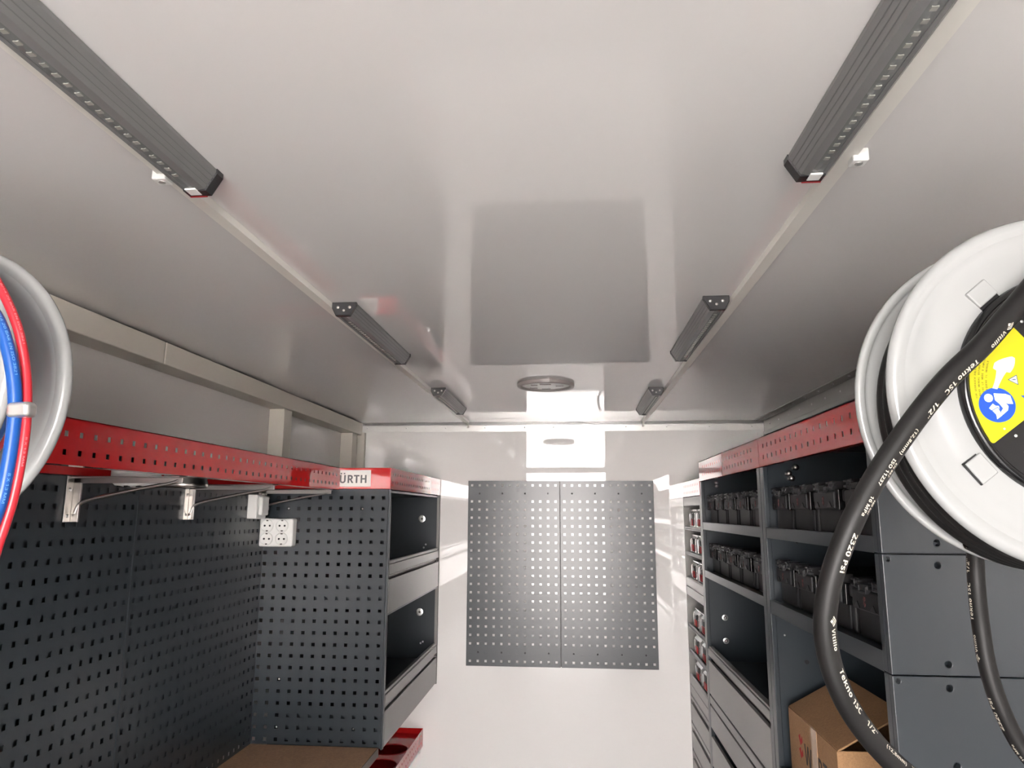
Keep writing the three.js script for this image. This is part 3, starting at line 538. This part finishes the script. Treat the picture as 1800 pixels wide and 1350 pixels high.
function flange(z, s, hub, R = 0.182) {               // a dished white disc with a rolled rim; s = +1 faces the rear door
  const pts = [[hub, 0.004], [hub + 0.004, 0.0046], [R * 0.7, 0.0042], [R * 0.755, 0.0022], [R * 0.8, 0.0002], [R * 0.845, 0.0008], [R * 0.872, 0.0024], [R * 0.9, 0.0034], [R * 0.908, 0.0026], [R * 0.914, 0.0034], [R * 0.945, 0.0052], [R * 0.968, 0.0054], [R * 0.988, 0.0032], [R, -0.001], [R * 0.996, -0.005], [R * 0.98, -0.0068], [R * 0.955, -0.0062], [R * 0.942, -0.0036], [R * 0.936, -0.0022], [R * 0.92, -0.0014], [R * 0.86, -0.0026], [R * 0.8, -0.0034], [R * 0.7, 0.0006], [hub, 0.0012], [hub, 0.004]];
  const q = s > 0 ? pts : pts.map(([r, y]) => [r, -y]).reverse();
  return new THREE.LatheGeometry(q.map((p) => new THREE.Vector2(...p)), 160).rotateX(Math.PI / 2);
}
{
  const X = 0.5008, Y = 0.1221, ZF = DZ - 0.75, ZB = ZF - 0.0868, R = 0.182, hub = 0.114;
  const t = thing('hose_reel', 'large white hose reel with a black hub and yellow label on the right', 'hose reel', [X, Y, ZF]);
  part(t, 'front_flange', flange(ZF, 1, hub).translate(X, Y, ZF), M.reelWhite);
  part(t, 'back_flange', flange(ZB, -1, 0.02).translate(X, Y, ZB), M.reelWhite);
  part(t, 'drum', cyl(0.1, 0.076, 'z', X, Y, (ZF + ZB) / 2, 48), M.reelWhite);
  const h = part(t, 'hub', lathe([[0.108, -0.004], [0.1155, -0.002], [0.117, 0.006], [0.115, 0.011], [0.111, 0.013], [0.1085, 0.0115], [0.1072, 0.008], [0, 0.008]].map(([r, y]) => [r, y]), 'z', X, Y, ZF, 96), M.gloss);
  for (const [a, r] of [[2.05, 0.085], [2.2, 0.084], [3.62, 0.088], [3.75, 0.083], [3.95, 0.088], [4.1, 0.08]]) part(h, 'rivet', dome(0.0016, 0.001, [0, 0, 1], X + r * Math.cos(a), Y + r * Math.sin(a), ZF + 0.008), M.zinc);
  // safety label
  const lab = canvasTex(1024, 1024, (c) => {
    c.fillStyle = '#aea90e'; c.fillRect(0, 0, 1024, 1024);
    c.setTransform(0.66, 0, 0, 0.66, -5, 155);
    // blue "read the manual" disc
    const bx = 250, by = 650, br = 112;
    c.fillStyle = '#1747b4'; c.beginPath(); c.arc(bx, by, br, 0, 7); c.fill();
    c.fillStyle = '#e8eef6'; c.beginPath(); c.arc(bx - 48, by - 46, 27, 0, 7); c.fill();
    const poly = (pts) => { c.beginPath(); pts.forEach(([x, y], i) => i ? c.lineTo(bx + x, by + y) : c.moveTo(bx + x, by + y)); c.closePath(); c.fill(); };
    poly([[-14, -76], [58, -72], [86, -60], [98, -6], [66, -8], [52, -16], [68, 8], [62, 34], [30, 62], [6, 60], [34, 22], [14, -8], [-10, -32]]);
    poly([[-26, -10], [-52, 20], [-30, 40], [-12, 62], [-10, 92], [26, 66], [12, 34], [10, 6], [-10, 4]]);
    c.strokeStyle = '#1747b4'; c.lineWidth = 4; c.beginPath(); c.moveTo(bx - 36, by + 36); c.lineTo(bx + 2, by + 14); c.lineTo(bx + 20, by + 50); c.stroke();
    // spray symbol
    c.fillStyle = '#d5dfe4'; c.beginPath(); c.moveTo(232, 540); c.lineTo(262, 548); c.quadraticCurveTo(300, 470, 330, 436); c.lineTo(352, 440); c.quadraticCurveTo(390, 400, 392, 345); c.lineTo(375, 334); c.quadraticCurveTo(300, 345, 262, 376); c.lineTo(250, 410); c.lineTo(270, 425); c.quadraticCurveTo(255, 500, 232, 540); c.fill();
    // warning triangle
    c.fillStyle = '#eef0ee'; c.strokeStyle = '#44506a'; c.lineWidth = 5; c.beginPath(); c.moveTo(388, 458); c.lineTo(392, 518); c.lineTo(336, 486); c.closePath(); c.fill(); c.stroke();
    c.fillStyle = '#26386a'; c.fillRect(360, 482, 22, 7); c.fillRect(353, 482, 5, 7);
    c.beginPath(); c.moveTo(400, 590); c.lineTo(470, 590); c.lineTo(470, 660); c.closePath(); c.fillStyle = '#1747b4'; c.fill();
    // fine print along the edge, set in an arc
    c.setTransform(1, 0, 0, 1, 0, 0); c.fillStyle = '#4d4a14'; c.font = 'bold 10px sans-serif';
    const rows = ['VOR GEBRAUCH ANLEITUNG LESEN', 'READ MANUAL BEFORE USING', 'LIRE LE MODE D EMPLOI', 'LEGGERE IL MANUALE'];
    rows.forEach((txt, i) => { const r = 428 - i * 15; let a = Math.PI - 0.1 + 0.02 * i; for (let j = 0; j < txt.length; j++) { c.save(); c.translate(512 + r * Math.cos(a), 512 + r * Math.sin(a)); c.rotate(a + Math.PI / 2); c.fillText(txt[j], 0, 0); c.restore(); a += 7.6 / r; } });
  });
  const s = new THREE.Shape(), ra = 0.1062;
  s.moveTo(-0.0634, 0.0687); s.lineTo(-0.1000, 0.0345); s.absarc(0, 0, ra, Math.PI * 0.895, Math.PI * 1.155, false); s.quadraticCurveTo(-0.0915, -0.0575, -0.0870, -0.0530); s.lineTo(-0.012, 0.003); s.lineTo(-0.0634, 0.0687);
  const lg = new THREE.ExtrudeGeometry(s, { depth: 0.0006, bevelEnabled: false, curveSegments: 40 });
  const uv = lg.attributes.uv, pp = lg.attributes.position; for (let i = 0; i < uv.count; i++) uv.setXY(i, 0.5 + pp.getX(i) / 0.24, 0.5 + pp.getY(i) / 0.24);
  lg.translate(X, Y, ZF + 0.0081);
  part(h, 'safety_label', lg, new THREE.MeshStandardMaterial({ name: 'safetyLabel', map: lab, roughness: 0.35 }), false).userData.label = 'yellow safety label';
  for (const [a, sd] of [[2.27, 0], [3.8, 1]]) {
    const at = (g) => g.rotateZ(a).translate(X, Y, ZF);
    part(t, 'clip_tab', at(box(0.1195, 0.139, -0.0125, 0.0125, 0.002, 0.0072, 0.0016)), M.reelWhite);
    if (sd) part(t, 'clip_slit', join([at(box(0.139, 0.1402, -0.0137, 0.0125, 0.003, 0.0056)), at(box(0.1235, 0.1402, -0.0137, -0.0125, 0.003, 0.0056))]), M.blackPlastic);
    else part(t, 'clip_notch', at(box(0.113, 0.1195, -0.011, 0.0125, 0.0035, 0.0055)), M.blackPlastic);
  }
  part(t, 'wall_mount', [cyl(0.025, 0.14, 'z', X, Y, ZB - 0.07, 24), box(X - 0.03, XE - 0.012, Y - 0.03, Y + 0.03, ZB - 0.14, ZB - 0.11, 0.004), box(XE - 0.012, XE, Y - 0.1, Y + 0.1, ZB - 0.2, ZB - 0.05, 0.002)], M.barCap);
  // black hydraulic hose
  const print = canvasTex(2048, 512, (c, w, h) => {
    c.fillStyle = '#141313'; c.fillRect(0, 0, w, h); c.fillStyle = '#c9c3b3'; c.textBaseline = 'middle';
    const y = 190, put = (x, txt, px, dy = 0) => { c.font = `bold ${px}px sans-serif`; c.fillText(txt, x, y + dy); };
    c.save(); c.translate(48, y); c.rotate(Math.PI / 4); c.fillRect(-22, -22, 44, 44); c.strokeStyle = '#141313'; c.lineWidth = 5; c.strokeRect(-11, -11, 33, 33); c.strokeRect(-1, -1, 23, 23); c.restore();
    put(90, 'Vitillo', 46); put(330, 'Tekno 1SC', 58); put(680, '1/2"', 58); put(880, '(12,8mm)', 40);
    put(1110, 'EN 857', 30, -18); put(1100, 'ISO 11237', 38, 18); put(1360, '160 bar', 28, -19); put(1350, '16 MPa', 38, 16); put(1580, '2320 Psi', 62);
  }, true);
  const hm = new THREE.MeshPhysicalMaterial({ name: 'hoseRubber', map: print, roughness: 0.5, specularIntensity: 0.7 });
  const ht = thing('hydraulic_hose', 'thick black rubber hose with white lettering hanging in front of the right reel', 'hose', [X, Y - 0.3, ZF + 0.05]);
  {
    const eye = new THREE.Vector3(0, 0, DZ), toEye = (c) => eye.clone().sub(c).normalize();
    part(ht, 'hose_run', hose(RUN_A, 0.0102, toEye, 0.33, 260, 0.63), hm, false);
    part(ht, 'hose_run', hose(RUN_A_TOP, 0.0102, toEye, 0.33, 60, 0.35), hm, false);
    part(ht, 'hose_run', hose(RUN_B, 0.0102, (c) => new THREE.Vector3(-0.75, 0, 1), 0.33, 120, 0.565), hm, false);
  }
  const wind = []; for (let i = 0; i <= 120; i++) { const a = -i / 120 * Math.PI * 2 * 3.4 + 0.4; wind.push([X + 0.16 * Math.cos(a), Y - 0.014 + 0.16 * Math.sin(a), ZF - 0.0165 - i / 120 * 0.054]); }
  part(ht, 'hose_coil', hose(wind, 0.0098, (c) => new THREE.Vector3(c.x - X, c.y - Y, 0.02).normalize(), 0.33, 420, 0.1), hm, false);
}
{
  const X = -0.7693, Y = 0.14, ZB = DZ - 0.78, ZF = ZB + 0.0868, R = 0.182;
  const t = thing('hose_reel', 'white hose reel on the left, cut by the frame, wound with red and blue hose', 'hose reel', [X, Y, ZF]);
  part(t, 'front_flange', flange(ZF, 1, 0.105).translate(X, Y, ZF), M.reelWhite);
  part(t, 'back_flange', flange(ZB, 1, 0.02).translate(X, Y, ZB), M.reelWhite);
  part(t, 'drum', cyl(0.1, 0.076, 'z', X, Y, (ZF + ZB) / 2, 48), M.reelWhite);
  part(t, 'hub', lathe([[0.099, -0.004], [0.108, 0.006], [0.1, 0.013], [0, 0.012]], 'z', X, Y, ZF, 64), M.gloss);
  part(t, 'wall_mount', [cyl(0.025, 0.1, 'z', X, Y, ZB - 0.05, 24), box(XW + 0.09, X + 0.03, Y - 0.03, Y + 0.03, ZB - 0.1, ZB - 0.07, 0.004)], M.barCap);
  const print = (bg, fg) => new THREE.MeshStandardMaterial({ name: 'hosePrint', roughness: 0.33, map: canvasTex(1024, 256, (c, w, h) => { c.fillStyle = bg; c.fillRect(0, 0, w, h); c.fillStyle = fg; c.font = '21px sans-serif'; c.globalAlpha = 0.7; c.fillText('107 8/14 20 BAR EN ISO 3821', 40, 118); c.fillText('8 X 13 MM', 640, 118); }, true) });
  const redM = print('#b42631', '#eebcb8'), blueM = print('#0e4c98', '#a9c4e6');
  const ht = thing('twin_hose', 'red and blue twin hose clamped together, hanging from the left reel', 'hose', [X, Y - 0.2, ZF]);
  const side = () => new THREE.Vector3(0.6, 0.1, 0.8);
  part(ht, 'red_hose', hose(RUN_R, 0.0046, side, 0.3, 160), redM, false).userData.label = 'red hose';
  part(ht, 'blue_hose', hose(RUN_BL, 0.0063, side, 0.3, 160), blueM, false).userData.label = 'blue hose';
  const coil = (r, z, tr, m, n) => part(ht, n, hose(Array.from({ length: 60 }, (_, i) => { const a = -i / 60 * Math.PI * 2; return [X + r * Math.cos(a), Y + r * Math.sin(a), z]; }), tr, (c) => new THREE.Vector3(c.x - X, c.y - Y, 0.02), 0.3, 160, 0, true), m, false);
  coil(0.13, ZB + 0.012, 0.0058, redM, 'red_coil'); coil(0.132, ZB + 0.026, 0.0075, blueM, 'blue_coil'); coil(0.13, ZB + 0.041, 0.0058, redM, 'red_coil'); coil(0.132, ZB + 0.055, 0.0075, blueM, 'blue_coil'); coil(0.13, ZB + 0.07, 0.0058, redM, 'red_coil');
  const K = CLAMP; part(ht, 'clamp', new RoundedBoxGeometry(0.024, 0.0155, 0.0155, 3, 0.005).rotateZ(0.06).translate(...K), M.zinc);
}
renderer.render(scene, camera);
